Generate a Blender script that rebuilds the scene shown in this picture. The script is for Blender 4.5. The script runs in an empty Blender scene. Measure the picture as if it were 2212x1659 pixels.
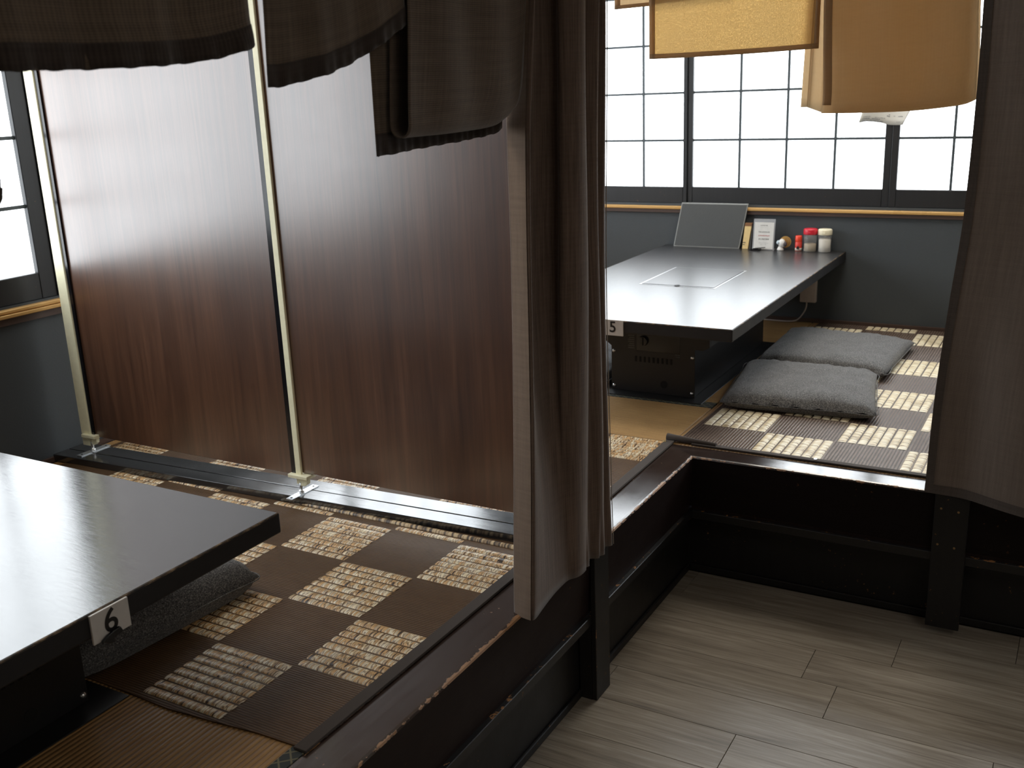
import bpy, bmesh, math, random
from mathutils import Vector, Matrix, noise as mnoise
random.seed(7)
S = bpy.context.scene
COL = S.collection
PI = math.pi

# ------------------------------------------------------------------ camera
FPX = 2215.34                                   # focal length in pixels of the 2212 px wide frame
cam = bpy.data.objects.new('camera', bpy.data.cameras.new('camera'))
COL.objects.link(cam)
cam.data.sensor_fit = 'HORIZONTAL'
cam.data.sensor_width = 36.0
cam.data.lens = 36.0 * FPX / 2212.0
right = Vector((0.49123327, -0.87020065, -0.03795667))
down = Vector((-0.25979376, -0.10478315, -0.95996234))
fwd = Vector((0.83138263, 0.48142634, -0.27754566))
m = Matrix.Identity(4)
for i in range(3):
    m[i][0] = right[i]; m[i][1] = -down[i]; m[i][2] = -fwd[i]
m[2][3] = 1.49                                  # eye height above the aisle floor
cam.matrix_world = m
cam.data.clip_start = 0.05
cam.data.dof.use_dof = True
cam.data.dof.focus_distance = 2.35
cam.data.dof.aperture_fstop = 8.0
S.camera = cam

# ------------------------------------------------------------------ view, world, lights
S.view_settings.view_transform = 'Standard'
S.view_settings.look = 'None'
S.view_settings.exposure = 0.0
S.view_settings.gamma = 1.0
S.view_settings.use_curve_mapping = False
S.cycles.use_denoising = True
S.cycles.max_bounces = 8
S.cycles.diffuse_bounces = 4
S.cycles.glossy_bounces = 4
S.cycles.transmission_bounces = 6
S.cycles.transparent_max_bounces = 8
S.cycles.sample_clamp_indirect = 6.0
W = bpy.data.worlds.new('daylight'); S.world = W
W.use_nodes = True
W.node_tree.nodes['Background'].inputs[0].default_value = (0.75, 0.85, 1.0, 1)
W.node_tree.nodes['Background'].inputs[1].default_value = 0.6
PANE_COLOR = (0.90, 0.955, 1.0)
PANE_STRENGTH = 5.2

def area(name, loc, size, power, color, rot=(0, 0, 0)):
    l = bpy.data.lights.new(name, 'AREA'); l.shape = 'RECTANGLE'
    l.size, l.size_y = size; l.energy = power; l.color = color
    o = bpy.data.objects.new(name, l); COL.objects.link(o)
    o.location = loc; o.rotation_euler = rot
    return o
area('aisle_ceiling_fill', (0.4, -1.3, 2.42), (1.2, 1.2), 13, (1.0, 0.93, 0.84))  # unseen fill added to brighten the cloths from the aisle side
area('booth_ceiling_fill_far', (3.7, 0.9, 2.42), (0.9, 0.9), 20, (1.0, 0.93, 0.82))  # unseen fill added to lift the far booth's mat and cushions
area('booth_ceiling_fill_near', (1.1, 1.9, 2.42), (0.7, 0.7), 8, (1.0, 0.93, 0.82))  # unseen weak fill added over the near booth

# ------------------------------------------------------------------ material helpers
class Mt:
    def __init__(s, name):
        s.m = bpy.data.materials.new(name); s.m.use_nodes = True
        s.t = s.m.node_tree; s.n = s.t.nodes; s.b = s.n['Principled BSDF']
        s.out = s.n['Material Output']
    def N(s, typ, ins=None, **kw):
        n = s.n.new('ShaderNode' + typ)
        for k, v in kw.items(): setattr(n, k, v)
        for k, v in (ins or {}).items(): s.set(n, k, v)
        return n
    def set(s, n, k, v):
        i = n.inputs[k]
        if isinstance(v, bpy.types.NodeSocket): s.t.links.new(v, i)
        elif isinstance(v, bpy.types.Node): s.t.links.new(v.outputs[0], i)
        else: i.default_value = v
    def B(s, **kw):
        for k, v in kw.items(): s.set(s.b, k.replace('_', ' '), v)
        return s
    def coord(s, out='Object'): return s.N('TexCoord').outputs[out]
    def mapping(s, scale=(1, 1, 1), loc=(0, 0, 0), rot=(0, 0, 0), src=None):
        return s.N('Mapping', {'Vector': src or s.coord(), 'Scale': scale, 'Location': loc, 'Rotation': rot}).outputs[0]
    def noise(s, scale=5, detail=3, rough=.5, vec=None, dist=0):
        return s.N('TexNoise', {'Vector': vec or s.coord(), 'Scale': scale, 'Detail': detail, 'Roughness': rough, 'Distortion': dist}).outputs[0]
    def ramp(s, fac, stops, interp='LINEAR'):
        r = s.N('ValToRGB', {'Fac': fac}); e = r.color_ramp.elements
        r.color_ramp.interpolation = interp
        while len(e) < len(stops): e.new(0.5)
        for el, (p, c) in zip(e, stops):
            el.position = p
            el.color = (c, c, c, 1) if isinstance(c, (int, float)) else (*c, 1)
        return r.outputs[0]
    def mix(s, fac, a, b, blend='MIX'):
        n = s.N('MixRGB', {'Fac': fac}, blend_type=blend)
        s.set(n, 1, (*a, 1) if isinstance(a, tuple) and len(a) == 3 else a)
        s.set(n, 2, (*b, 1) if isinstance(b, tuple) and len(b) == 3 else b)
        return n.outputs[0]
    def math(s, op, a, b=0.0, c=None):
        n = s.N('Math', operation=op); s.set(n, 0, a); s.set(n, 1, b)
        if c is not None: s.set(n, 2, c)
        return n.outputs[0]
    def sep(s, vec=None):
        return s.N('SeparateXYZ', {'Vector': vec or s.coord()}).outputs
    def bump(s, h, strength=.3, dist=.002):
        n = s.N('Bump', {'Height': h, 'Strength': strength, 'Distance': dist}).outputs[0]
        s.set(s.b, 'Normal', n); return n

def flat(name, color, rough=.5, metal=0.0, **kw):
    t = Mt(name); t.B(Base_Color=(*color, 1), Roughness=rough, Metallic=metal, **kw)
    v = t.noise(60, 2); t.set(t.b, 'Base Color', t.mix(v, tuple(c * .9 for c in color), tuple(min(1, c * 1.08) for c in color)))
    return t.m

# black stained timber, worn to bare wood along its edges. worn edges: list of (axis, position, half width)
def timber(name, base, edges=(), rough=.38, chip=(0.36, 0.17, 0.06), amount=.5, grain_axis=0, spec=.5, scratch=.5, zmin=None, ior=1.5):
    t = Mt(name); sc = [70, 70, 70]; sc[grain_axis] = 3
    g = t.noise(1.0, 4, .6, t.mapping(tuple(sc)))
    col = t.mix(g, tuple(c * .75 for c in base), tuple(c * 1.3 for c in base))
    x = t.sep()
    fine = t.noise(55, 4, .65)
    spots = t.ramp(t.noise(90, 2, .5), [(.70, 0), (.73, 1)])
    big = t.noise(9, 3, .6)
    mask = t.math('MULTIPLY', spots, t.math('MULTIPLY', t.ramp(big, [(.5, 0), (.6, 1)]), scratch))
    for ax, pos, w in edges:
        d = t.math('ABSOLUTE', t.math('SUBTRACT', x[ax], pos))
        near = t.math('SUBTRACT', 1.0, t.math('DIVIDE', d, w))
        v = t.math('ADD', t.math('MULTIPLY', t.math('MAXIMUM', near, 0.0), .42), t.math('MULTIPLY', fine, .55))
        v = t.math('ADD', v, t.math('MULTIPLY', big, .45))
        e = t.ramp(v, [(1.04 - .3 * amount, 0), (1.08 - .3 * amount, 1)])
        e = t.math('MULTIPLY', e, t.math('GREATER_THAN', near, 0.0))
        if zmin is not None: e = t.math('MULTIPLY', e, t.math('GREATER_THAN', x[2], zmin))
        mask = t.math('MAXIMUM', mask, e)
    cc = t.mix(fine, tuple(c * .6 for c in chip), tuple(c * 1.3 for c in chip))
    t.B(Base_Color=t.mix(mask, col, cc), Roughness=t.math('ADD', t.math('MULTIPLY', mask, .35), t.math('ADD', rough, t.math('MULTIPLY', t.math('SUBTRACT', big, .5), .2))))
    t.set(t.b, 'Specular IOR Level', spec); t.set(t.b, 'IOR', ior)
    t.bump(t.math('SUBTRACT', g, mask), .25, .001)
    return t.m

def weave(name, c0, c1, translucent=0.0, scale=900, sheen=.3, streak=.5, speckle=False, rough=.9, hz=1.0):
    t = Mt(name); co = t.coord('UV')
    wx = t.N('TexWave', {'Vector': co, 'Scale': scale / 6.28, 'Distortion': .6, 'Detail': 1}, bands_direction='X').outputs[1]
    wy = t.N('TexWave', {'Vector': co, 'Scale': scale / 6.28, 'Distortion': .6, 'Detail': 1}, bands_direction='Y').outputs[1]
    h = t.math('ADD', wx, wy)
    st = t.noise(1, 3, .6, t.mapping((160, 6, 1), src=co))
    st2 = t.noise(1, 3, .6, t.mapping((6, 120, 1), src=co))
    v = t.math('ADD', t.math('MULTIPLY', t.math('ADD', t.math('MULTIPLY', st, 2 - hz), t.math('MULTIPLY', st2, hz)), streak), t.math('MULTIPLY', h, .25 * (1 - streak * .5)))
    col = t.mix(t.ramp(v, [(.3, 0), (.9, 1)]), c0, c1)
    t.B(Base_Color=col, Roughness=rough); t.set(t.b, 'Sheen Weight', sheen); t.set(t.b, 'Sheen Roughness', .45)
    t.set(t.b, 'Specular IOR Level', .2)
    bn = t.bump(h, .3, .0005)
    if translucent:
        tr = t.N('BsdfTranslucent', {'Color': t.mix(.25, col, (1, 1, 1)) if not speckle else col})
        f = translucent
        if speckle:
            sp = t.ramp(t.noise(1, 2, .6, t.mapping((420, 200, 1), src=co)), [(.5, 0), (.68, 1)])
            f = t.math('ADD', translucent, t.math('MULTIPLY', sp, .30))
        mx = t.N('MixShader', {0: f, 1: t.b.outputs[0], 2: tr.outputs[0]})
        t.t.links.new(mx.outputs[0], t.out.inputs[0])
    return t.m

# ------------------------------------------------------------------ geometry helpers
def mesh(name, verts, faces, mat=None, parent=None, smooth=False, uvs=None, mats=None, fm=None):
    me = bpy.data.meshes.new(name)
    me.from_pydata([tuple(v) for v in verts], [], faces)
    if uvs:
        l = me.uv_layers.new(name='UVMap')
        for lp in me.loops: l.data[lp.index].uv = uvs[lp.vertex_index]
    me.update()
    return link(name, me, mat, parent, smooth, mats, fm)
def link(name, me, mat=None, parent=None, smooth=False, mats=None, fm=None):
    for mm in (mats or ([mat] if mat else [])): me.materials.append(mm)
    if fm:
        for p, i in zip(me.polygons, fm): p.material_index = i
    if smooth:
        for p in me.polygons: p.use_smooth = True
    o = bpy.data.objects.new(name, me); COL.objects.link(o)
    if parent is not None: setparent(o, parent)
    return o
def world_loc(p):
    v = Vector((0, 0, 0))
    while p is not None:
        v = v + p.location; p = p.parent if p.parent else None
        break
    return v
PW = {}
def setparent(o, p):
    o.parent = p
    base = PW.get(p.name, Matrix.Identity(4))
    o.matrix_parent_inverse = base.inverted()
    PW[o.name] = base if False else Matrix.Identity(4)
def bm_obj(name, bm, mat=None, parent=None, smooth=False, mats=None):
    me = bpy.data.meshes.new(name); bm.to_mesh(me); bm.free()
    return link(name, me, mat, parent, smooth, mats)
def empty(name, loc, label=None, cat=None, group=None, kind=None):
    o = bpy.data.objects.new(name, None); COL.objects.link(o); o.location = loc
    o.empty_display_size = .05
    PW[o.name] = Matrix.Translation(loc)
    tag(o, label, cat, group, kind); return o
def tag(o, label=None, cat=None, group=None, kind=None):
    if label: o['label'] = label
    if cat: o['category'] = cat
    if group: o['group'] = group
    if kind: o['kind'] = kind
    return o
def add_box(bm, x0, x1, y0, y1, z0, z1, bev=0.0, seg=1, mi=0, emi=None):
    vs = [bm.verts.new((x, y, z)) for x in (x0, x1) for y in (y0, y1) for z in (z0, z1)]
    q = [(0, 1, 3, 2), (4, 6, 7, 5), (0, 4, 5, 1), (2, 3, 7, 6), (0, 2, 6, 4), (1, 5, 7, 3)]
    fs = [bm.faces.new([vs[i] for i in f]) for f in q]
    for f in fs: f.material_index = mi
    if bev:
        es = list({e for f in fs for e in f.edges})
        r = bmesh.ops.bevel(bm, geom=es, offset=bev, segments=seg, affect='EDGES', profile=.5)
        if emi is not None:
            for f in r['faces']: f.material_index = emi
    return fs
def box(name, x0, x1, y0, y1, z0, z1, mat, parent=None, bev=0.0, seg=1, mats=None, emi=None):
    bm = bmesh.new(); add_box(bm, x0, x1, y0, y1, z0, z1, bev, seg, 0, emi)
    bmesh.ops.recalc_face_normals(bm, faces=bm.faces)
    return bm_obj(name, bm, mat, parent, False, mats)
def prism(name, pts, ext, mat, parent=None, bev=0.0):
    """pts: list of 3D points (planar), ext: extrusion vector"""
    bm = bmesh.new(); e = Vector(ext)
    a = [bm.verts.new(p) for p in pts]; b = [bm.verts.new(Vector(p) + e) for p in pts]
    n = len(pts); bm.faces.new(a[::-1]); bm.faces.new(b)
    for i in range(n): bm.faces.new((a[i], a[(i + 1) % n], b[(i + 1) % n], b[i]))
    bmesh.ops.recalc_face_normals(bm, faces=bm.faces)
    if bev: bmesh.ops.bevel(bm, geom=list(bm.edges), offset=bev, segments=2, affect='EDGES', profile=.5)
    return bm_obj(name, bm, mat, parent)
def add_cyl(bm, c, axis, r0, r1, length, n=16, cap=True):
    c = Vector(c); ax = Vector(axis).normalized()
    u = ax.orthogonal().normalized(); v = ax.cross(u)
    A = [bm.verts.new(c + (u * math.cos(2 * PI * i / n) + v * math.sin(2 * PI * i / n)) * r0) for i in range(n)]
    Bv = [bm.verts.new(c + ax * length + (u * math.cos(2 * PI * i / n) + v * math.sin(2 * PI * i / n)) * r1) for i in range(n)]
    for i in range(n):
        f = bm.faces.new((A[i], A[(i + 1) % n], Bv[(i + 1) % n], Bv[i])); f.smooth = True
    if cap: bm.faces.new(A[::-1]); bm.faces.new(Bv)
def cyl(name, c, axis, r0, r1, length, mat, parent=None, n=16):
    bm = bmesh.new(); add_cyl(bm, c, axis, r0, r1, length, n)
    bmesh.ops.recalc_face_normals(bm, faces=bm.faces)
    return bm_obj(name, bm, mat, parent)
def lathe(name, c, prof, mat, parent=None, n=24, squash=1.0):
    vs, fs = [], []
    for r, z in prof:
        for i in range(n):
            a = 2 * PI * i / n
            vs.append((c[0] + r * squash * math.cos(a), c[1] + r * math.sin(a), c[2] + z))
    for k in range(len(prof) - 1):
        for i in range(n):
            j = (i + 1) % n
            fs.append((k * n + i, k * n + j, (k + 1) * n + j, (k + 1) * n + i))
    fs.append(tuple(range(n))[::-1]); fs.append(tuple((len(prof) - 1) * n + i for i in range(n)))
    o = mesh(name, vs, fs, mat, parent)
    for p in o.data.polygons: p.use_smooth = len(p.vertices) == 4
    return o
def tube(name, pts, r, mat, parent=None, n=8):
    pts = [Vector(p) for p in pts]; sm = []
    for i in range(len(pts) - 1):                      # Catmull-Rom
        p0, p1, p2, p3 = pts[max(i - 1, 0)], pts[i], pts[i + 1], pts[min(i + 2, len(pts) - 1)]
        for k in range(6):
            t = k / 6
            sm.append(.5 * ((2 * p1) + (p2 - p0) * t + (2 * p0 - 5 * p1 + 4 * p2 - p3) * t * t + (3 * p1 - p0 - 3 * p2 + p3) * t ** 3))
    sm.append(pts[-1]); vs, fs = [], []
    for i, p in enumerate(sm):
        d = (sm[min(i + 1, len(sm) - 1)] - sm[max(i - 1, 0)]).normalized()
        u = d.orthogonal().normalized() if i == 0 else (u - d * u.dot(d)).normalized()
        v = d.cross(u)
        for k in range(n): vs.append(p + (u * math.cos(2 * PI * k / n) + v * math.sin(2 * PI * k / n)) * r)
    for i in range(len(sm) - 1):
        for k in range(n): fs.append((i * n + k, i * n + (k + 1) % n, (i + 1) * n + (k + 1) % n, (i + 1) * n + k))
    fs.append(tuple(range(n))); fs.append(tuple(range(len(vs) - n, len(vs))))
    return mesh(name, vs, fs, mat, parent, True)
def cloth(name, fn, nu, nv, mat, parent=None, thick=.0012, usize=1.0, vsize=1.0):
    vs, fs, uv = [], [], []
    for j in range(nv + 1):
        for i in range(nu + 1):
            u, v = i / nu, j / nv
            vs.append(fn(u, v)); uv.append((u * usize, v * vsize))
    for j in range(nv):
        for i in range(nu):
            a = j * (nu + 1) + i; fs.append((a, a + 1, a + nu + 2, a + nu + 1))
    o = mesh(name, vs, fs, mat, parent, True, uv)
    if thick:
        md = o.modifiers.new('thickness', 'SOLIDIFY'); md.thickness = thick; md.offset = 0
    return o
def lerp_pts(pts, t):
    """piecewise-linear (smoothed) path through (t, *vals)"""
    for a, b in zip(pts, pts[1:]):
        if t <= b[0] or b is pts[-1]:
            k = (t - a[0]) / (b[0] - a[0]) if b[0] > a[0] else 0
            k = min(max(k, 0), 1)
            return [p + (q - p) * k for p, q in zip(a[1:], b[1:])]
def spline(pts, t):
    n = len(pts) - 1
    i = 0
    while i < n - 1 and t > pts[i + 1][0]: i += 1
    a, b = pts[i], pts[i + 1]
    k = min(max((t - a[0]) / (b[0] - a[0]), 0), 1)
    p0 = pts[max(i - 1, 0)]; p3 = pts[min(i + 2, n)]
    out = []
    for d in range(1, len(a)):
        m1 = (b[d] - p0[d]) / (b[0] - p0[0]) * (b[0] - a[0])
        m2 = (p3[d] - a[d]) / (p3[0] - a[0]) * (b[0] - a[0])
        out.append((2 * k ** 3 - 3 * k * k + 1) * a[d] + (k ** 3 - 2 * k * k + k) * m1 + (-2 * k ** 3 + 3 * k * k) * b[d] + (k ** 3 - k * k) * m2)
    return out

# ------------------------------------------------------------------ materials
def mat_floor():
    t = Mt('grey_oak_vinyl')
    rnd = t.N('ObjectInfo').outputs['Random']
    off = t.N('CombineXYZ', {0: t.math('MULTIPLY', rnd, 37.0), 1: t.math('MULTIPLY', rnd, 91.0)}).outputs[0]
    p = t.N('VectorMath', {0: t.coord(), 1: off}, operation='ADD').outputs[0]
    g = t.noise(1, 6, .62, t.mapping((46, 2.6, 1), src=p), 1.2)
    f = t.noise(1, 3, .6, t.mapping((210, 5, 1), src=p))
    big = t.noise(1, 3, .5, t.mapping((9, 1.6, 1), src=p), .8)
    v = t.math('ADD', t.math('MULTIPLY', g, .62), t.math('ADD', t.math('MULTIPLY', f, .25), t.math('MULTIPLY', big, .22)))
    col = t.ramp(v, [(.32, (.066, .049, .033)), (.46, (.185, .150, .112)), (.58, (.30, .256, .20)), (.74, (.48, .425, .35))])
    col = t.mix(.22, col, t.mix(rnd, (.185, .150, .110), (.31, .265, .21)))
    t.B(Base_Color=col, Roughness=t.math('ADD', .33, t.math('MULTIPLY', t.math('SUBTRACT', .6, v), .3)))
    t.bump(v, .25, .0012)
    return t.m
M_FLOOR = mat_floor()

M_BEAM1 = timber('front_beam_brown_black', (.038, .024, .019), [(1, .986, .016), (1, 1.083, .007)], .20, amount=.62, grain_axis=0, zmin=.4035, ior=2.2)
M_BEAM2 = timber('side_beam_brown_black', (.030, .020, .017), [(0, 2.762, .010), (0, 2.838, .003)], .15, amount=.40, grain_axis=1, zmin=.4035, ior=2.2)
M_FASCIA = timber('fascia_shaded_brown', (.017, .0095, .0085), [], .55, grain_axis=0, scratch=.35, spec=.2)  # darker copy of the beam brown: shade put into its upright faces
M_FASCIA2 = timber('side_fascia_shaded_brown', (.010, .0065, .006), [], .6, grain_axis=1, scratch=.3, spec=.15)  # same shade put in, darker still on the side beam
M_BLACK = timber('black_timber', (.012, .011, .011), [], .45, grain_axis=2, scratch=.7, spec=.4)
M_RAIL = timber('black_rail', (.012, .011, .011), [(2, .235, .006)], .42, grain_axis=0, amount=.2, scratch=.5)
M_POST = timber('black_post_worn', (.014, .012, .011), [(0, 2.045, .006), (0, 2.122, .006)], .5, grain_axis=2, amount=.35, scratch=.3)
M_PLANK = timber('black_pine_board', (.017, .017, .018), [], .17, grain_axis=1, scratch=.15, ior=2.1)

def mat_tabletop(name, rough, ior):
    t = Mt(name); c = t.coord()
    g = t.noise(1, 6, .65, t.mapping((22, 150, 20), rot=(0, 0, .5), src=c), 1.6)
    w = t.noise(1, 3, .5, t.mapping((5, 14, 5), src=c), 2.5)
    v = t.math('ADD', t.math('MULTIPLY', g, .7), t.math('MULTIPLY', w, .3))
    col = t.ramp(v, [(.3, (.006, .006, .007)), (.7, (.028, .027, .028))])
    t.B(Base_Color=col, Roughness=t.math('ADD', rough, t.math('MULTIPLY', g, .12)))
    t.set(t.b, 'IOR', ior); t.set(t.b, 'Specular IOR Level', .5)
    t.bump(v, .2, .0006)
    return t.m
M_TOP = mat_tabletop('black_grained_tabletop_satin', .24, 2.5)
M_TOP_GLOSS = mat_tabletop('black_grained_tabletop_polished', .10, 2.05)
def mat_edge():
    t = Mt('worn_table_edge'); f = t.noise(1, 5, .7, t.mapping((40, 40, 160)))
    col = t.ramp(f, [(.42, (.010, .009, .008)), (.52, (.07, .045, .025)), (.62, (.20, .135, .075)), (.7, (.34, .25, .15))])
    t.B(Base_Color=col, Roughness=.45); t.bump(f, .5, .001); return t.m
M_TEDGE = mat_edge()
M_TSIDE = timber('black_table_side', (.012, .011, .012), [(2, .703, .004)], .5, grain_axis=0, amount=.3, scratch=.1)
M_STEEL_BLACK = flat('black_painted_steel', (.011, .011, .012), .42)
M_DARKHOLE = flat('dark_opening', (.002, .002, .002), .8)
M_GLOSSBLACK = flat('glossy_black_plastic', (.008, .008, .010), .18)
M_CHROME = flat('bright_steel', (.72, .73, .74), .28, 1.0)
M_ZINC = flat('zinc_plate', (.78, .82, .86), .32, .85)
M_CREAM = flat('cream_painted_steel', (.93, .89, .64), .42)
M_GREY_LABEL = flat('grey_print', (.10, .10, .095), .6)

def mat_walnut():
    t = Mt('walnut_laminate'); rnd = t.N('ObjectInfo').outputs['Random']
    off = t.N('CombineXYZ', {1: t.math('MULTIPLY', rnd, 13.0)}).outputs[0]
    p = t.N('VectorMath', {0: t.coord(), 1: off}, operation='ADD').outputs[0]
    g = t.noise(1, 6, .65, t.mapping((20, 75, 2.2), src=p), .5)
    b = t.noise(1, 3, .5, t.mapping((3, 14, .9), src=p), 1.0)
    f = t.noise(1, 2, .5, t.mapping((20, 320, 6), src=p))
    v = t.math('ADD', t.math('MULTIPLY', g, .5), t.math('ADD', t.math('MULTIPLY', b, .35), t.math('MULTIPLY', f, .15)))
    col = t.ramp(v, [(.32, (.044, .017, .009)), (.5, (.100, .042, .021)), (.68, (.165, .074, .039))])
    sm = t.noise(16, 4, .6, p)
    t.B(Base_Color=col, Roughness=t.math('ADD', .27, t.math('MULTIPLY', sm, .06)))
    t.set(t.b, 'IOR', 2.25)
    return t.m
M_WALNUT = mat_walnut()

def mat_wall(name, c, bump=.25):
    t = Mt(name); n = t.noise(170, 3, .6); b = t.noise(3, 2)
    t.B(Base_Color=t.mix(t.math('ADD', t.math('MULTIPLY', n, .5), t.math('MULTIPLY', b, .5)), tuple(x * .8 for x in c), tuple(x * 1.2 for x in c)), Roughness=.62)
    t.bump(n, bump, .001); return t.m
M_WALL = mat_wall('slate_wallpaper', (.055, .065, .074))
M_PLASTER = mat_wall('pale_plaster', (.50, .46, .40))
M_CEIL = mat_wall('ceiling_plaster', (.45, .42, .38))
M_SASH = timber('black_sash_wood', (.016, .017, .019), [], .45, grain_axis=2, scratch=.3)
M_MUNTIN = flat('grey_muntin', (.05, .065, .075), .5)
M_SILL = timber('varnished_pine_sill', (.60, .36, .13), [], .3, grain_axis=1, scratch=0)
M_SILLX = timber('varnished_pine_sill_left', (.60, .36, .13), [], .3, grain_axis=0, scratch=0)
M_SILLD = flat('brown_sill_underside', (.075, .045, .035), .5)
def mat_pane():
    t = Mt('frosted_daylight_film'); t.B(Base_Color=(.8, .85, .9, 1), Roughness=.5)
    wr = t.noise(1, 3, .5, t.mapping((1.5, 5, 7), rot=(.7, 0, 0)), 1.5)
    t.set(t.b, 'Emission Color', t.mix(wr, tuple(c * .93 for c in PANE_COLOR), PANE_COLOR))
    t.set(t.b, 'Emission Strength', PANE_STRENGTH)
    return t.m
M_PANE = mat_pane()

def mat_tatami(name, axis, c0, c1, pitch=.0118):
    """axis = 0: the reed rolls run along x, 1: along y"""
    t = Mt(name); x = t.sep(); across = x[1 - axis]; along = x[axis]
    ph = t.math('MULTIPLY', across, 2 * PI / pitch)
    h = t.math('ABSOLUTE', t.math('SINE', t.math('MULTIPLY', ph, .5)))
    sc = (14, 260, 1) if axis == 0 else (260, 14, 1)
    n = t.noise(1, 3, .6, t.mapping(sc)); b = t.noise(5, 3, .55)
    v = t.math('ADD', t.math('MULTIPLY', n, .55), t.math('MULTIPLY', b, .5))
    col = t.mix(t.ramp(v, [(.35, 0), (.7, 1)]), c0, c1)
    col = t.mix(t.ramp(h, [(.0, .75), (.35, 0)]), col, tuple(c * .45 for c in c0))
    t.B(Base_Color=col, Roughness=.48)
    t.bump(t.math('ADD', h, t.math('MULTIPLY', n, .25)), .7, .003)
    return t.m
M_TAT_X = mat_tatami('aged_tatami_lengthwise', 0, (.31, .165, .06), (.52, .31, .125))
M_TAT_Y = mat_tatami('aged_tatami_crosswise', 1, (.40, .23, .085), (.60, .37, .155), .009)
def mat_heri():
    t = Mt('diamond_tatami_border'); x = t.sep()
    u = t.math('MULTIPLY', x[0], 2 * PI / .030); w = t.math('MULTIPLY', x[1], 2 * PI / .030)
    a = t.math('ABSOLUTE', t.math('SINE', t.math('MULTIPLY', t.math('ADD', u, w), .5)))
    b = t.math('ABSOLUTE', t.math('SINE', t.math('MULTIPLY', t.math('SUBTRACT', u, w), .5)))
    f = t.ramp(t.math('MINIMUM', a, b), [(.18, 1), (.30, 0)])
    t.B(Base_Color=t.mix(f, (.028, .034, .034), (.16, .145, .085)), Roughness=.7); return t.m
M_HERI = mat_heri()

def mat_ribs(name, axis, pitch, c0, c1, rough=.42, ior=1.33):
    """plain brown ribbed weave; ribs run along the given axis"""
    t = Mt(name); x = t.sep()
    h = t.math('ABSOLUTE', t.math('SINE', t.math('MULTIPLY', x[1 - axis], PI / pitch)))
    h2 = t.math('ABSOLUTE', t.math('SINE', t.math('MULTIPLY', x[axis], PI / .0028)))
    n = t.noise(40, 3)
    col = t.mix(t.math('MULTIPLY', h, t.math('ADD', .4, t.math('MULTIPLY', n, .7))), c0, c1)
    t.B(Base_Color=col, Roughness=rough)
    t.set(t.b, 'IOR', ior)
    t.bump(t.math('ADD', h, t.math('MULTIPLY', h2, .4)), .55, .0022); return t.m
M_RIB_A = mat_ribs('brown_ribbed_weave', 1, .0062, (.046, .024, .010), (.165, .092, .043))
M_RIB_C = mat_ribs('brown_ribbed_weave_lengthwise', 0, .0098, (.055, .036, .028), (.21, .150, .118), .27, 1.6)
def mat_straw(name, axis, stops, dens=300):
    """rows run along axis; the stalks cross the row"""
    t = Mt(name)
    cross = 24.0
    sc = (dens, cross, 1) if axis == 0 else (cross, dens, 1)
    p = t.mapping(sc)
    n = t.noise(1, .6, .5, p)
    n2 = t.noise(1, 0, .5, t.mapping((dens * .22, 30, 1) if axis == 0 else (30, dens * .22, 1)))
    v = t.math('ADD', t.math('MULTIPLY', n, .9), t.math('MULTIPLY', n2, .1))
    col = t.ramp(v, stops)
    t.B(Base_Color=col, Roughness=.42); t.set(t.b, 'Specular IOR Level', .55)
    t.bump(n, .6, .0014); return t.m
M_STRAW_A = mat_straw('striped_straw', 1, [(.33, (.045, .024, .011)), (.38, (.56, .34, .15)), (.45, (.76, .48, .22)), (.49, (.10, .055, .026)), (.53, (.72, .52, .28)), (.58, (.95, .88, .70)), (.63, (.20, .11, .05)), (.68, (.90, .78, .55))], 175)
M_STRAW_C = mat_straw('pale_straw', 0, [(.33, (.26, .18, .09)), (.42, (.72, .58, .36)), (.52, (.84, .74, .52)), (.66, (.93, .87, .70))], 230)
M_BAND = weave('brown_cloth_band', (.045, .035, .030), (.085, .068, .058), 0, 500, .2)

def mat_heather():
    t = Mt('heather_grey_fabric'); c = t.coord()
    n = t.noise(1, 3, .7, t.mapping((460, 230, 300), src=c)); n2 = t.noise(1, 3, .7, t.mapping((230, 480, 300), src=c))
    v = t.math('ADD', t.math('MULTIPLY', n, .5), t.math('MULTIPLY', n2, .5))
    t.B(Base_Color=t.ramp(v, [(.36, (.020, .021, .023)), (.5, (.092, .092, .093)), (.63, (.30, .29, .28))]), Roughness=.9)
    t.set(t.b, 'Sheen Weight', .15); t.bump(v, .2, .0006); return t.m
M_HEATHER = mat_heather()

M_CURTAIN = weave('dark_brown_slub_curtain', (.038, .024, .017), (.205, .142, .108), 0, 800, .3, .5, hz=.35)
M_CURTAIN2 = weave('brown_curtain_lit', (.14, .106, .083), (.27, .212, .172), 0, 800, .35, .35, rough=.75, hz=.6)  # curtain brown raised in tone to stand for light from the left
M_HEM = weave('curtain_hem', (.06, .047, .039), (.14, .112, .095), 0, 800, .3, .4)
M_NOREN = weave('dark_brown_noren', (.040, .027, .018), (.18, .130, .090), .12, 650, .25, .5)
M_NORENHEM = weave('dark_brown_noren_hem', (.018, .013, .011), (.075, .055, .045), .03, 650, .2, .45)
M_OCHRE = weave('ochre_noren', (.74, .57, .34), (.84, .68, .44), .56, 700, .1, .3)
M_OCHRE_S = weave('ochre_noren_sheer', (.78, .62, .36), (.88, .74, .48), .55, 700, .1, .2, speckle=True)
M_OCHRE_H = weave('ochre_noren_hem', (.62, .44, .25), (.72, .54, .34), .5, 700, .1, .3)
M_OCHRE_EDGE = weave('ochre_noren_selvage', (.60, .40, .17), (.72, .50, .24), .5, 700, .1, .3)

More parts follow.
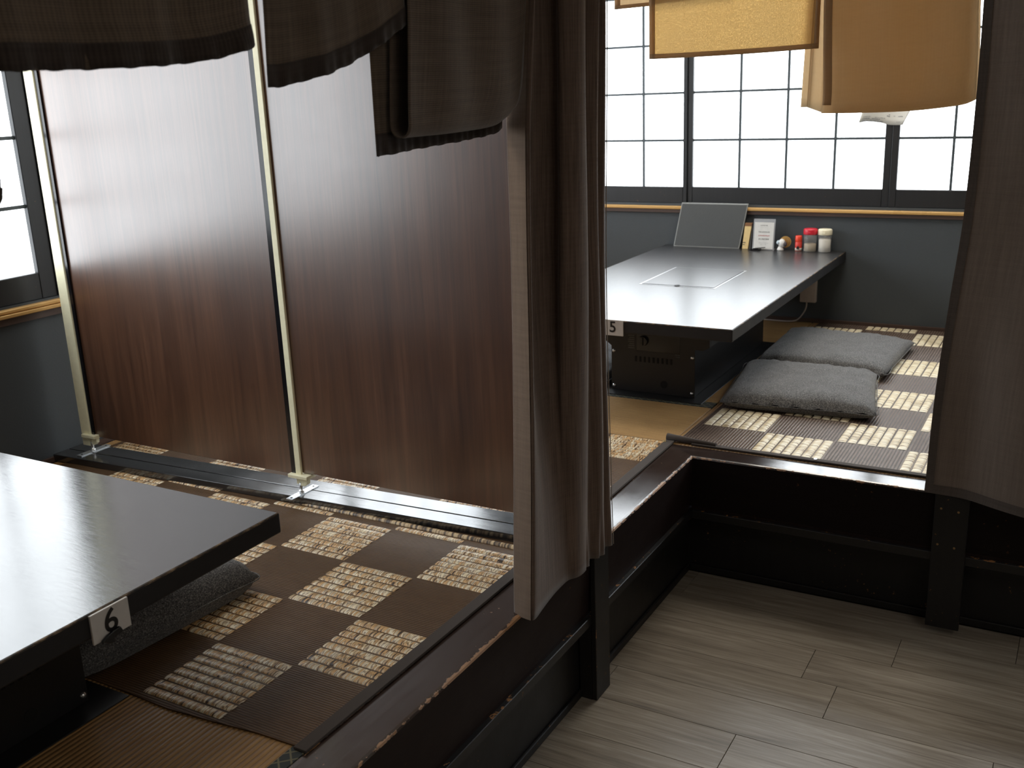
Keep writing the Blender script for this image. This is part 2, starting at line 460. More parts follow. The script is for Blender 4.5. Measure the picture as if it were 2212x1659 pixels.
# ------------------------------------------------------------------ the room
TZ = 0.41                                        # height of the tatami above the aisle floor
XB, YL = 4.645, 2.80                             # inner faces of the back wall and the left wall
floor = box('floor', -2.6, 2.95, -3.1, 3.0, -.05, -.004, flat('floor_screed', (.02, .017, .014), .8))
tag(floor, kind='structure')
row_shift = {0: .068, 1: .350, 2: .545, 3: .455, 4: .078, 5: .62, 6: .25, 7: .80, 8: .40, 9: .10, 10: .70, 11: .33}
proto = {}
for r in range(12):
    x1 = 2.826 - .1525 * r; x0 = x1 - .1525
    y = row_shift[r] - .914 * 3
    while y < 1.02:
        a, b = max(y, -1.6), min(y + .914, 1.03)
        if b - a > .004:
            o = box('plank', x0 + .0005, x1 - .0005, a + .0006, b - .0006, -.004, 0.0, M_FLOOR, floor, .0006)
        y += .914
tag(box('ceiling', -2.6, 4.9, -3.1, 3.0, 2.5, 2.6, M_CEIL), kind='structure')

def wall(name, parts):
    bm = bmesh.new()
    for p in parts: add_box(bm, *p)
    return bm
WZ0, WZ1 = .934, 2.16                            # window opening
LZ0, LZ1 = .920, 2.15
bm = wall('wall_back', [(XB, XB + .14, -3.1, 2.94, 0, WZ0), (XB, XB + .14, -3.1, 2.94, WZ1, 2.5),
                        (XB, XB + .14, 2.63, 2.94, WZ0, WZ1), (XB, XB + .14, -3.1, -1.03, WZ0, WZ1)])
wb = bm_obj('wall_back', bm, M_WALL); tag(wb, kind='structure')
bm = wall('wall_left', [(-2.6, XB, YL, YL + .14, 0, LZ0), (-2.6, XB, YL, YL + .14, LZ1, 2.5),
                        (2.12, 2.24, YL, YL + .14, LZ0, LZ1), (4.50, XB, YL, YL + .14, LZ0, LZ1), (-2.6, .12, YL, YL + .14, LZ0, LZ1)])
tag(bm_obj('wall_left', bm, M_WALL), kind='structure')
tag(box('wall_right', -2.6, 4.79, -3.2, -3.1, 0, 2.5, M_PLASTER), kind='structure')
tag(box('wall_front', -2.7, -2.6, -3.1, 2.94, 0, 2.5, M_PLASTER), kind='structure')

def window(name, base, du, inward, us, zs, z0, z1, muntin_w=.0105):
    """du: unit vector along the wall, inward: unit vector into the room. us: list of sashes (u_start, u_end, [pane edges])"""
    w = empty(name, base, kind='structure')
    base = Vector(base); du = Vector(du); inn = Vector(inward)
    def bx(nm, u0, u1, d0, d1, a, b, mat, par, bev=0):
        p = [base + du * u + inn * d for u in (u0, u1) for d in (d0, d1)]
        xs = [q.x for q in p]; ys = [q.y for q in p]
        return box(nm, min(xs), max(xs), min(ys), max(ys), a, b, mat, par, bev)
    for (u0, u1, edges, dep) in us:
        fr = bx('sash_stile', u0, edges[0], dep - .03, dep, z0, z1, M_SASH, w, .002)
        bx('sash_stile', edges[-1], u1, dep - .03, dep, z0, z1, M_SASH, w, .002)
        bx('sash_rail', edges[0], edges[-1], dep - .03, dep, z0, zs[0], M_SASH, w, .002)
        bx('sash_rail', edges[0], edges[-1], dep - .03, dep, zs[-1], z1, M_SASH, w, .002)
        for a, b in zip(edges, edges[1:]):
            for c, d in zip(zs, zs[1:]):
                bx('pane', a, b, dep - .022, dep - .018, c, d, M_PANE, w)
        for e in edges[1:-1]: bx('muntin', e - muntin_w / 2, e + muntin_w / 2, dep - .018, dep - .009, zs[0], zs[-1], M_MUNTIN, w)
        for z in zs[1:-1]: bx('muntin', edges[0], edges[-1], dep - .018, dep - .008, z - muntin_w / 2, z + muntin_w / 2, M_MUNTIN, w)
    return w
P = .2133
zs = [1.010 + P * i for i in range(6)]
window('window_1', (XB, 0, 0), (0, 1, 0), (-1, 0, 0), [
    (-1.00, -.121, [-.087 - 4 * .2 - .02 + .2 * i for i in range(1, 5)] + [-.155], -.012),
    (-.121, .795, [-.087, .126, .339, .553, .766], -.006),
    (.796, 1.702, [.825, 1.033, 1.245, 1.458, 1.678], -.012),
    (1.703, 2.60, [1.722, 1.923, 2.135, 2.348, 2.565], -.004)], zs, WZ0, WZ1)
zl = [1.000 + .2015 * i for i in range(6)]
window('window_2', (0, YL, 0), (1, 0, 0), (0, -1, 0), [
    (2.043, 2.115, [2.0445, 2.046], -.006),
    (1.07, 2.042, [1.105, 1.33, 1.55, 1.77, 1.988], -.010),
    (.12, 1.069, [.155, .38, .60, .82, 1.034], -.004)], zl, LZ0, LZ1)
window('window_3', (0, YL, 0), (1, 0, 0), (0, -1, 0), [
    (2.24, 3.37, [2.27, 2.54, 2.81, 3.08, 3.34], -.010),
    (3.371, 4.50, [3.40, 3.67, 3.94, 4.21, 4.47], -.004)], zl, LZ0, LZ1)
# sills: a pale varnished ledge over a brown moulding
s = box('trim_1', XB - .022, XB + .02, -3.0, 2.80, .908, .9225, M_SILL, None, .003); tag(s, kind='structure')
box('sill_moulding', XB - .014, XB, -3.0, 2.80, .892, .908, M_SILLD, s)
s = box('trim_2', -2.5, XB - .03, YL - .020, YL + .02, .902, .914, M_SILLX, None, .003); tag(s, kind='structure')
box('sill_ledge', -2.5, XB - .03, YL - .026, YL, .890, .901, M_SILLX, s, .002)
box('sill_moulding', -2.5, XB - .03, YL - .014, YL, .868, .890, M_SILLD, s)
tag(box('baseboard_back', XB - .012, XB, -3.0, 2.78, TZ, TZ + .016, M_SILLD), kind='structure')
tag(box('baseboard_left', -2.5, XB - .012, YL - .012, YL, TZ, TZ + .016, M_SILLD), kind='structure')

# ------------------------------------------------------------------ the raised platform
plat = empty('raised_platform', (2.76, .984, 0), 'raised black-brown timber platform with a notched corner above the plank floor', 'platform', None, 'structure')
def beam(name, sec, along, a, b, mat, miter_a=0.0, miter_b=0.0):
    """sec: (offset inwards, z) section. along 'x': offset in +y, along 'y': offset in +x (from the outer face)"""
    vs, fs = [], []
    for t, mt in ((a, miter_a), (b, miter_b)):
        for d, z in sec:
            vs.append((t + d * mt, .984 + d, z) if along == 'x' else (2.760 + d, t + d * mt, z))
    n = len(sec)
    fs = [tuple(range(n)), tuple(range(2 * n - 1, n - 1, -1))] + [(i, i + n, (i + 1) % n + n, (i + 1) % n) for i in range(n)]
    bm = bmesh.new(); bv = [bm.verts.new(v) for v in vs]
    for f in fs: bm.faces.new([bv[i] for i in f])
    bmesh.ops.recalc_face_normals(bm, faces=bm.faces)
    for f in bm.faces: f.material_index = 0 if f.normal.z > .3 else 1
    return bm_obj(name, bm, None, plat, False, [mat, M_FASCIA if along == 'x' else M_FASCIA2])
sec = [(.000, .404), (.002, .408), (.007, .410), (.102, .410), (.102, .245), (.012, .245), (.010, .27)]
sec2 = [(.000, .404), (.002, .408), (.006, .410), (.080, .410), (.080, .245), (.012, .245), (.010, .27)]
fm = M_BEAM1
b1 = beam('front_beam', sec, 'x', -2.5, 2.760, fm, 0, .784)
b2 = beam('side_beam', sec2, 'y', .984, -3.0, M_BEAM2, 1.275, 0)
box('lower_rail', -2.5, 2.772, .984, 1.03, .210, .235, M_RAIL, plat, .0015)
box('lower_rail', 2.760, 2.80, -3.0, .984, .210, .235, M_RAIL, plat, .0015)
box('fascia_board', -2.5, 2.80, .9965, 1.03, .235, .246, M_FASCIA, plat)
box('fascia_board', 2.7725, 2.80, -3.0, .99, .235, .246, M_FASCIA, plat)
box('kick_board', -2.5, 2.86, 1.022, 1.045, 0, .210, M_BLACK, plat)
box('kick_board', 2.838, 2.86, -3.0, 1.022, 0, .210, M_BLACK, plat)
box('skirting_strip', -2.5, 2.838, 1.014, 1.022, 0, .022, M_BLACK, plat, .002)
box('skirting_strip', 2.829, 2.838, -3.0, 1.014, 0, .022, M_BLACK, plat, .002)
box('deck', -2.5, 4.63, 1.086, 2.785, .33, .384, M_BLACK, plat)
box('deck', 2.842, 4.63, -3.0, 1.086, .33, .384, M_BLACK, plat)
# posts
po = box('post', 2.043, 2.123, .972, .984 + .002, 0, .41, M_POST, plat, .0015)
po = box('post', 2.043, 2.123, .986, 1.018, 0, .212, M_POST, plat)
p2 = box('post', 2.742, 2.7585, .217, .302, .022, .432, M_BLACK, plat, .0015)
for yy, zz in ((.285, .372), (.242, .368), (.287, .268), (.245, .264)):
    cyl('screw', (2.743, yy, zz), (-1, 0, 0), .0035, .003, .002, flat('brass_screw', (.35, .22, .10), .5, .6) if 'brass_screw' not in bpy.data.materials else bpy.data.materials['brass_screw'], plat, 8)
post = box('corner_post', 2.060, 2.124, 1.000, 1.068, TZ, 2.5, M_POST, None, .002)
tag(post, 'dark square timber post rising behind the long brown curtain', 'post')
# lintels the cloths hang from
lin = box('lintel_beam', -2.5, 2.70, .955, 1.015, 2.10, 2.22, M_BLACK, None, .003)
tag(lin, 'dark lintel beam over the opening of booth six', 'beam')
lin2 = box('lintel_beam', 2.70, 2.86, -3.0, 1.08, 2.10, 2.22, M_BLACK, None, .003)
tag(lin2, 'dark lintel beam over the opening of booth five', 'beam')

# ------------------------------------------------------------------ tatami
def tatami(x0, x1, y0, y1, axis, label, heri):
    t = empty('tatami_mat', ((x0 + x1) / 2, (y0 + y1) / 2, .384), label, 'tatami', 'tatami mats of the platform')
    mt = M_TAT_X if axis == 0 else M_TAT_Y
    box('reed_surface', x0, x1, y0, y1, .384, TZ, mt, t, .003)
    for side in heri:
        a = {'y0': (x0, x1, y0 - .0005, y0 + .030), 'y1': (x0, x1, y1 - .030, y1 + .0005),
             'x0': (x0 - .0005, x0 + .030, y0, y1), 'x1': (x1 - .030, x1 + .0005, y0, y1)}[side]
        box('cloth_border', *a, .386, TZ + .0012, M_HERI, t)
    return t
tatami(-1.6, .185, 1.088, 2.785, 0, 'aged tatami mat at the near end of the platform under table six', ['y0'])
tatami(.187, 1.985, 1.088, 2.785, 0, 'aged tatami mat under table six with lengthwise reeds and a diamond border', ['y0'])
tatami(1.987, 3.262, 1.088, 2.785, 1, 'golden tatami mat in front of the heater base of table five', ['x1'])
tatami(3.264, 4.630, 1.088, 2.785, 1, 'golden tatami mat running under table five to the back wall', ['x0'])
tatami(2.843, 4.630, -.70, 1.086, 0, 'aged tatami mat hidden under the pale checked rush mat beside table five', [])

# ------------------------------------------------------------------ checked rush mats
def straw_rows(name, squares, axis, n, mat, parent, z, fill=.82, h=.0032):
    vs, fs = [], []
    prof = [(-.5, 0), (-.36, .8), (0, 1), (.36, .8), (.5, 0)]
    for (x0, x1, y0, y1) in squares:
        a0, a1 = (y0, y1) if axis == 1 else (x0, x1)          # along
        c0, c1 = (x0, x1) if axis == 1 else (y0, y1)          # across
        pit = (c1 - c0) / n
        for k in range(n):
            c = c0 + pit * (k + .5) + random.uniform(-.0006, .0006); w = pit * fill
            L = a1 - a0; st = [(0, .25), (.010, .8), (.022, 1), (L * .33, .97), (L * .66, 1), (L - .022, 1), (L - .010, .8), (L, .25)]
            st = [(max(0, min(L, s)), q) for s, q in st]
            b = len(vs)
            sk = random.uniform(-.004, .004)
            for s, q in st:
                for d, e in prof:
                    u, v = c + d * w, a0 + s + (abs(d) ** 2) * .012 * (1 if s < L / 2 else -1) * (1 - q if q < 1 else 0) + sk * 0
                    vs.append((u, v, z + e * h * q) if axis == 1 else (v, u, z + e * h * q))
            m_ = len(prof)
            for i in range(len(st) - 1):
                for j in range(m_ - 1):
                    p = b + i * m_ + j; fs.append((p, p + m_, p + m_ + 1, p + 1))
    o = mesh(name, vs, fs, mat, parent, True)
    bmx = bmesh.new(); bmx.from_mesh(o.data); bmesh.ops.recalc_face_normals(bmx, faces=bmx.faces)
    bmx.normal_update()
    up = sum(f.normal.z for f in bmx.faces)
    if up < 0: bmesh.ops.reverse_faces(bmx, faces=bmx.faces)
    bmx.to_mesh(o.data); bmx.free()
    o['kind'] = 'stuff'; return o
def squares(xe, ye, parity, clip):
    out = []
    for i, (a, b) in enumerate(zip(xe, xe[1:])):
        for j, (c, d) in enumerate(zip(ye, ye[1:])):
            if (i + j) % 2 == parity:
                q = (max(a, clip[0]) + .002, min(b, clip[1]) - .002, max(c, clip[2]) + .002, min(d, clip[3]) - .002)
                if q[1] - q[0] > .02 and q[3] - q[2] > .02: out.append(q)
    return out
MZ = TZ + .004
# near mat of booth six
matA = empty('rush_mat', (1.5, 1.6, TZ), 'brown and straw checked rush mat under the grey cushion of table six', 'mat', 'checked rush mats')
def mat_base(name, pts, z0, z1, mat, parent): return prism(name, [(x, y, z0) for x, y in pts], (0, 0, z1 - z0), mat, parent, 0)
nb = 16
front = []
for i in range(nb + 1):                            # slightly wavy loose near edge
    y = 1.095 + (2.74 - 1.095) * i / nb
    front.append((1.128 - .020 * math.sin(min(1, (y - 1.09) / .9) * PI) + .004 * math.sin(y * 17), y))
ptsA = front + [(1.982, 2.74), (1.982, 1.095)]
mat_base('woven_base', ptsA, TZ + .0014, MZ, M_RIB_A, matA)
xe = [1.120, 1.325, 1.530, 1.737, 1.938, 1.980]
ye = [1.095, 1.285, 1.490, 1.695, 1.90, 2.105, 2.31, 2.515, 2.72]
# light where (i + j) is odd with i counted from the square starting at x = 1.325, j from y = 1.285
straw_rows('straw_checks', [q for i in range(4) for j in range(8) if (i - 1 + j - 1) % 2 == 1
           for q in [(xe[i] + .002, xe[i + 1] - .001, ye[j] + .002, ye[j + 1] - .001)]], 1, 8, M_STRAW_A, matA, MZ)
straw_rows('straw_checks', [(1.9385, 1.962, ye[j] + .002, ye[j + 1] - .001) for j in range(8) if (3 + j - 1 - 0) % 2 == 1], 1, 1, M_STRAW_A, matA, MZ)
straw_rows('twisted_edge', [(1.966, 1.982, 1.12, 2.70)], 1, 1, mat_straw('edge_straw', 1, [(.40, (.05, .03, .016)), (.5, (.30, .19, .09)), (.6, (.62, .47, .27))], 150), matA, MZ, .95, .007)
prism('cloth_band', [(1.118, 1.082, MZ - .002), (1.980, 1.074, MZ - .002), (1.980, 1.102, MZ - .002), (1.118, 1.110, MZ - .002)], (0, 0, .0055), M_BAND, matA, .001)
# mat behind the partition
matB = empty('rush_mat', (2.45, 1.9, TZ), 'brown and straw checked rush mat running behind the walnut partition', 'mat', 'checked rush mats')
mat_base('woven_base', [(1.99, 1.09), (2.846, 1.09), (2.846, 2.74), (1.99, 2.74)], TZ + .0014, MZ, M_RIB_A, matB)
xb = [2.03, 2.235, 2.44, 2.645, 2.842]; yb = [1.098, 1.285, 1.49, 1.695, 1.90, 2.105, 2.31, 2.515, 2.72]
straw_rows('straw_checks', [(xb[i] + .002, xb[i + 1] - .001, yb[j] + .002, yb[j + 1] - .001) for i in range(4) for j in range(8) if (i - 3 + j - 1) % 2 == 1],
           1, 9, M_STRAW_A, matB, MZ)
prism('cloth_band', [(1.99, 1.070, MZ - .002), (2.853, 1.076, MZ - .002), (2.853, 1.104, MZ - .002), (1.99, 1.098, MZ - .002)], (0, 0, .0055), M_BAND, matB, .001)
cyl('snap_button', (2.832, 1.102, MZ + .003), (0, 0, 1), .006, .005, .003, flat('brass_snap', (.75, .60, .32), .35, .8), matB, 12)
# pale mat beside table five
matC = empty('rush_mat', (3.7, .4, TZ), 'pale checked rush mat under the two grey cushions beside table five', 'mat', 'checked rush mats')
mat_base('woven_base', [(2.862, -.62), (2.862, 1.072), (3.25, 1.064), (4.625, 1.055), (4.625, -.62)], TZ + .0014, MZ, M_RIB_C, matC)
xc = [2.866, 3.045, 3.240, 3.440, 3.655, 3.875, 4.10, 4.335, 4.545, 4.62]
yc = [.42 - .2125 * 5 + .2125 * i for i in range(5)] + [.42, .63, .845, 1.055]
straw_rows('straw_checks', [(xc[i] + .002, xc[i + 1] - .002, yc[j] + .003, yc[j + 1] - .003) for i in range(9) for j in range(8) if (i + j - 5) % 2 == 1],
           0, 7, M_STRAW_C, matC, MZ, .84, .004)
prism('cloth_band', [(2.846, -.62, TZ + .0015), (2.846, 1.02, TZ + .0015), (2.868, 1.02, TZ + .0015), (2.868, -.62, TZ + .0015)], (0, 0, .006), M_BAND, matC, .0015)
bm = bmesh.new(); add_cyl(bm, (2.862, 1.104, TZ + .0135), (-.03, -1, -.03), .0115, .0065, .16, 14)
bmesh.ops.recalc_face_normals(bm, faces=bm.faces); bm_obj('rolled_corner', bm, M_BAND, matC)
cyl('snap_button', (2.857, .645, TZ + .007), (0, 0, 1), .006, .005, .003, M_CHROME, matC, 12)

# ------------------------------------------------------------------ floor cushions
def cushion(name, corners, z, hgt, label, seed, wr=1.0):
    """corners: near-left, near-right, far-right, far-left on the mat"""
    o = empty(name, (sum(c[0] for c in corners) / 4, sum(c[1] for c in corners) / 4, z), label, 'cushion', 'grey floor cushions')
    A, Bc, Cc, D = [Vector((*c, 0)) for c in corners]
    n = 36
    vs, fs = [], []
    def surf(top):
        b = len(vs)
        for j in range(n + 1):
            for i in range(n + 1):
                u, v = i / n, j / n
                cu, cv = 2 * u - 1, 2 * v - 1
                pin = .018 * (1 - cv * cv) * cu * abs(cu) ** 2 * .5, .018 * (1 - cu * cu) * cv * abs(cv) ** 2 * .5
                uu, vv = u - pin[0], v - pin[1]
                p = (A * (1 - uu) + Bc * uu) * (1 - vv) + (D * (1 - uu) + Cc * uu) * vv
                e = (1 - abs(cu) ** 5) * (1 - abs(cv) ** 5)
                q = max(e, 0) ** .42
                nz = mnoise.fractal(Vector((p.x * 9 + seed, p.y * 9, seed)), 1.0, 2.0, 3) * .006 * q
                rp = abs(mnoise.noise(Vector((p.x * 7 + seed * 3, p.y * 26, 3.1)))) * .009 * q * wr
                pr = math.sin((cu * 23 + seed)) * .0022 * (1 - q) * 2 if abs(cu) < .97 else 0
                if top: zz = hgt * .36 + (hgt * .64) * q + nz - rp + pr
                else: zz = hgt * .36 * (1 - min(1, q * 1.7))
                vs.append((p.x, p.y, z + zz))
        for j in range(n):
            for i in range(n):
                a = b + j * (n + 1) + i
                f = (a, a + 1, a + n + 2, a + n + 1)
                fs.append(f if top else f[::-1])
    surf(True); surf(False)
    mm = bpy.data.meshes.new('cover'); mm.from_pydata(vs, [], fs)
    bm = bmesh.new(); bm.from_mesh(mm); bmesh.ops.remove_doubles(bm, verts=bm.verts, dist=.0004)
    bmesh.ops.recalc_face_normals(bm, faces=bm.faces); bpy.data.meshes.remove(mm)
    bm_obj('cover', bm, M_HEATHER, o, True)
    pts = []
    for a, b in ((A, Bc), (Bc, Cc), (Cc, D), (D, A)):
        for k in range(5): pts.append(a + (b - a) * (k / 5))
    pts.append(pts[0])
    tube('seam_piping', [(p.x, p.y, z + hgt * .36) for p in pts], .0014, M_HEATHER, o, 6)
    return o
cz = MZ + .0045
cushion('floor_cushion', [(3.215, 1.052), (3.262, .552), (3.745, .640), (3.735, 1.118)], cz, .066, 'grey heather floor cushion nearest the notch corner, on the pale mat', 1.3)
cushion('floor_cushion', [(3.785, 1.095), (3.752, .612), (4.265, .592), (4.335, 1.105)], cz, .064, 'grey heather floor cushion nearer the back wall, on the pale mat', 4.1)
cushion('floor_cushion', [(1.070, 2.06), (1.068, 1.600), (1.528, 1.560), (1.570, 2.05)], cz, .100, 'grey heather floor cushion half under table six', 7.7)
cushion('floor_cushion', [(3.34, 2.02), (3.33, 1.525), (3.82, 1.540), (3.84, 2.02)], TZ, .066, 'grey heather floor cushion left of the heater, by the long curtain', 9.4)

# ------------------------------------------------------------------ low tables with a built-in heater
DIG = {}
def table(origin, ang, length, label, right_v, left_v, box_r, box_l, M_TOP):
    """local frame: u into the table from its front edge, v to the left seen from the front"""
    R = Matrix.Translation(origin) @ Matrix.Rotation(ang, 4, 'Z')
    t = empty('low_table', origin, label, 'table', 'low tables of the booths')
    t.rotation_euler = (0, 0, ang); PW[t.name] = Matrix.Identity(4)
    def add(o):
        o.parent = t; o.matrix_parent_inverse = Matrix.Identity(4); return o
    zt, th = .74 - TZ, .041
    # top: a frame of three boards round the lid opening plus the lid, all one slab with a recess
    bm = bmesh.new(); add_box(bm, 0, length, right_v, left_v, zt - th, zt, .0035, 2, 0, 1)
    bmesh.ops.recalc_face_normals(bm, faces=bm.faces)
    for f in bm.faces:
        if f.material_index == 0 and abs(f.normal.z) < .5: f.material_index = 2
    for f in bm.faces:                                   # only the upper arris is rubbed bare
        if f.material_index == 1 and f.calc_center_median().z < zt - .01: f.material_index = 2
    top = add(bm_obj('tabletop', bm, None, None, False, [M_TOP, M_TEDGE, M_TSIDE]))
    # lid over the grill
    c = (right_v + left_v) / 2 - .005
    l0, l1, w0, w1 = .617, 1.000, c - .146, c + .146
    fr = bmesh.new()
    for q in ((l0 - .006, l1 + .006, w0 - .006, w0), (l0 - .006, l1 + .006, w1, w1 + .006), (l0 - .006, l0, w0, w1), (l1, l1 + .006, w0, w1)):
        add_box(fr, *q, zt - .001, zt + .0012)
    add(bm_obj('lid_frame', fr, M_CHROME))
    add(box('grill_lid', l0 + .003, l1 - .003, w0 + .003, w1 - .003, zt - .001, zt + .0028, M_TOP, None, .0008))
    add(cyl('lid_notch', (l0 + .006, (w0 + w1) / 2, zt + .0026), (0, 0, 1), .011, .011, .0006, M_GLOSSBLACK, None, 16))
    # heater cabinet under the top
    f0, f1 = .277, 1.13
    zb = .004
    mid = (box_r + box_l) / 2
    add(box('base_flange', f0 - .058, f1 + .03, box_r - .045, box_l + .045, .0014, zb, M_STEEL_BLACK, None, .001))
    add(box('cabinet', f0 + .012, f1, box_r + .004, box_l - .004, zb, zt - th, M_STEEL_BLACK, None, .002))
    pr, pl = box_r, box_l
    prof = [(pr, zb), (pl, zb), (pl, .168), (pl + .045, .200), (pl + .045, zt - th), (pr - .053, zt - th), (pr - .053, .190), (pr - .030, .178), (pr, .178)]
    add(prism('front_panel', [(f0, v, z) for v, z in prof], (.011, 0, 0), M_STEEL_BLACK, None, .001))
    add(box('side_hood', f0 + .011, f1 - .1, pr - .053, pr - .001, .190, zt - th, M_STEEL_BLACK, None, .002))
    add(box('side_hood', f0 + .011, f1 - .1, pl + .001, pl + .045, .200, zt - th, M_STEEL_BLACK, None, .002))
    for k in range(9):
        v = pl - .096 - .0168 * k
        add(box('vent_slot', f0 - .0012, f0, v - .0036, v + .0036, .117, .137, M_DARKHOLE))
    add(cyl('inspection_hole', (f0 - .001, pl - .203, .041), (1, 0, 0), .0135, .0135, .002, M_DARKHOLE, None, 20))
    for v, z in ((pl - .010, .149), (pr + .010, .149), (pl - .010, .019), (pr + .010, .019)):
        add(lathe_x('screw', (f0, v, z), .0068, M_CHROME))
    # control recess with knob and printed labels
    add(box('control_window', f0 - .0015, f0, pl - .262, pl - .098, .158, .222, M_GLOSSBLACK, None, .001))
    kn = bmesh.new(); add_cyl(kn, (f0 - .014, pl - .125, .196), (1, 0, 0), .017, .019, .013, 24)
    add_box(kn, f0 - .019, f0 - .012, pl - .1285, pl - .1215, .182, .210)
    bmesh.ops.recalc_face_normals(kn, faces=kn.faces)
    add(bm_obj('control_knob', kn, M_GLOSSBLACK))
    lb = bmesh.new()
    for k in range(7):
        add_box(lb, f0 - .0006, f0, pl - .090, pl - .066 - .004 * (k % 3 == 2), .164 + .0075 * k, .1685 + .0075 * k)
    for k in range(4):
        add_box(lb, f0 - .0006, f0, pl - .262, pl - .247 + .003 * k, .146 + .0075 * k, .1475 + .0075 * k)
    tag(add(bm_obj('printed_label', lb, M_GREY_LABEL)), kind='stuff')
    add(cyl('gas_cock', (f1 + .0, pr + .030, .045), (1, 0, 0), .010, .010, .04, flat('copper_valve', (.55, .30, .22), .35, .9) if 'copper_valve' not in bpy.data.materials else bpy.data.materials['copper_valve'], None, 14))
    return t, R
def lathe_x(name, c, r, mat):
    vs, fs = [], []
    n = 12
    for rr, d in ((r, 0), (r * .9, -.0022), (r * .55, -.0042), (r * .15, -.005)):
        for i in range(n): vs.append((c[0] + d, c[1] + rr * math.cos(2 * PI * i / n), c[2] + rr * math.sin(2 * PI * i / n)))
    for k in range(3):
        for i in range(n): fs.append((k * n + i, k * n + (i + 1) % n, (k + 1) * n + (i + 1) % n, (k + 1) * n + i))
    fs.append(tuple(range(3 * n, 4 * n)))
    return mesh(name, vs, fs, mat, None, True)
T5, R5 = table((3.033, 1.3775, TZ), 0, 1.605, 'black low table with a grill lid, numbered five, against the back wall', -.421, .421, -.2015, .116, M_TOP)
T6, R6 = table((.9075, 1.283, TZ), PI / 2, 1.505, 'black low table with a worn edge, numbered six, in the near booth', -.418, .418, -.152, .168, M_TOP_GLOSS)

M_PLATE = flat('white_acrylic', (.62, .58, .54), .3)
M_INK = flat('black_ink', (.012, .010, .010), .4)
def plate(x0, x1, z0, z1, depth, R, ch, label, dig_u, dig_z, size):
    """plate in the table's local frame: v from x0 to x1, hangs on the front edge"""
    lo = R @ Vector((-.004, (x0 + x1) / 2, z0 - TZ))
    o = empty('number_plate', lo, label, 'sign', 'table number plates')
    pts = [R @ Vector((-.0045, v, z - TZ)) for v, z in ((x0, z0), (x1, z0), (x1, z1), (x0, z1))]
    prism('plate', pts, R.to_3x3() @ Vector((.0042, 0, 0)), M_PLATE, o, .0008)
    cu = bpy.data.curves.new('digit', 'FONT'); cu.body = ch; cu.size = size; cu.extrude = .0003
    cu.offset = .0007
    cu.align_x = 'CENTER'; cu.align_y = 'CENTER'; cu.materials.append(M_INK)
    tmp = bpy.data.objects.new('digit_outline', cu); COL.objects.link(tmp)
    me = bpy.data.meshes.new_from_object(tmp.evaluated_get(bpy.context.evaluated_depsgraph_get()))
    bpy.data.objects.remove(tmp)
    if not me.materials: me.materials.append(M_INK)
    d = bpy.data.objects.new('digit', me); COL.objects.link(d)
    # text plane: x to the right as seen from the front (-v), y up
    c = R @ Vector((-.0050, dig_u, dig_z - TZ))
    ax = R.to_3x3() @ Vector((0, -1, 0)); nz = R.to_3x3() @ Vector((-1, 0, 0))
    mm = Matrix(((ax.x, 0, nz.x, c.x), (ax.y, 0, nz.y, c.y), (ax.z, 1, nz.z, c.z), (0, 0, 0, 1)))
    d.parent = o; d.matrix_parent_inverse = PW[o.name].inverted(); d.matrix_basis = mm
    return o
plate(1.324 - 1.3775, 1.397 - 1.3775, .689, .742, 0, R5, '5', 'white plate reading 5 on the end of the far table', 1.361 - 1.3775, .7165, .052)
plate(-(.965 - .9075), -(.893 - .9075), .688, .738, 0, R6, '6', 'white plate reading 6 on the end of the near table', -(.9285 - .9075), .7135, .055)
clip = prism('hook', [(.903, 1.2765, .691), (.915, 1.2765, .6965), (.927, 1.2765, .699), (.939, 1.2765, .7005), (.943, 1.2765, .691), (.930, 1.2765, .689), (.926, 1.2765, .688), (.925, 1.2765, .6805), (.917, 1.2765, .6815)],
             (0, -.006, 0), M_GLOSSBLACK, None, .001)
tag(clip, 'small black plastic catch at the foot of the plate reading 6', 'hook')

# ------------------------------------------------------------------ things at the far end of table five
TT = .74
menu = empty('menu_folder', (4.60, 1.567, TT), 'large charcoal menu folder leaning against the back wall on the table', 'menu')
def quad_slab(name, pts, off, mat, parent, bev=0): return prism(name, pts, off, mat, parent, bev)
mA = [(4.585, 1.742, TT), (4.585, 1.424, TT), (4.618, 1.396, TT + .200), (4.618, 1.714, TT + .200)]
def shrink(pts, k):
    c = sum((Vector(p) for p in pts), Vector()) / len(pts)
    return [c + (Vector(p) - c) * k for p in pts]
quad_slab('cover_edge', mA, (.006, 0, .001), flat('grey_menu_edge', (.30, .31, .30), .5), menu, .001)
def inset(pts, d):
    out = []
    n = len(pts); P_ = [Vector(p) for p in pts]
    for i in range(n):
        a, b, c = P_[i - 1], P_[i], P_[(i + 1) % n]
        out.append(b + (a - b).normalized() * d + (c - b).normalized() * d)
    return out
quad_slab('cover', [p + Vector((-.0015, 0, 0)) for p in inset(mA, .0045)], (.002, 0, 0), mat_wall('charcoal_leatherette', (.070, .074, .075), .15), menu)
bk = empty('booklet', (4.605, 1.39, TT), 'narrow cream booklet standing beside the charcoal menu', 'book')
quad_slab('pages', [(4.590, 1.412, TT), (4.590, 1.385, TT), (4.598, 1.371, TT + .116), (4.598, 1.402, TT + .116)], (.014, 0, 0), flat('cream_paper', (.78, .58, .27), .6), bk, .001)
quad_slab('brown_band', [(4.5965, 1.4035, TT + .103), (4.5965, 1.372, TT + .103), (4.5975, 1.3705, TT + .1165), (4.5975, 1.4025, TT + .1165)], (.015, 0, .0006), flat('brown_band', (.24, .11, .045), .6), bk)
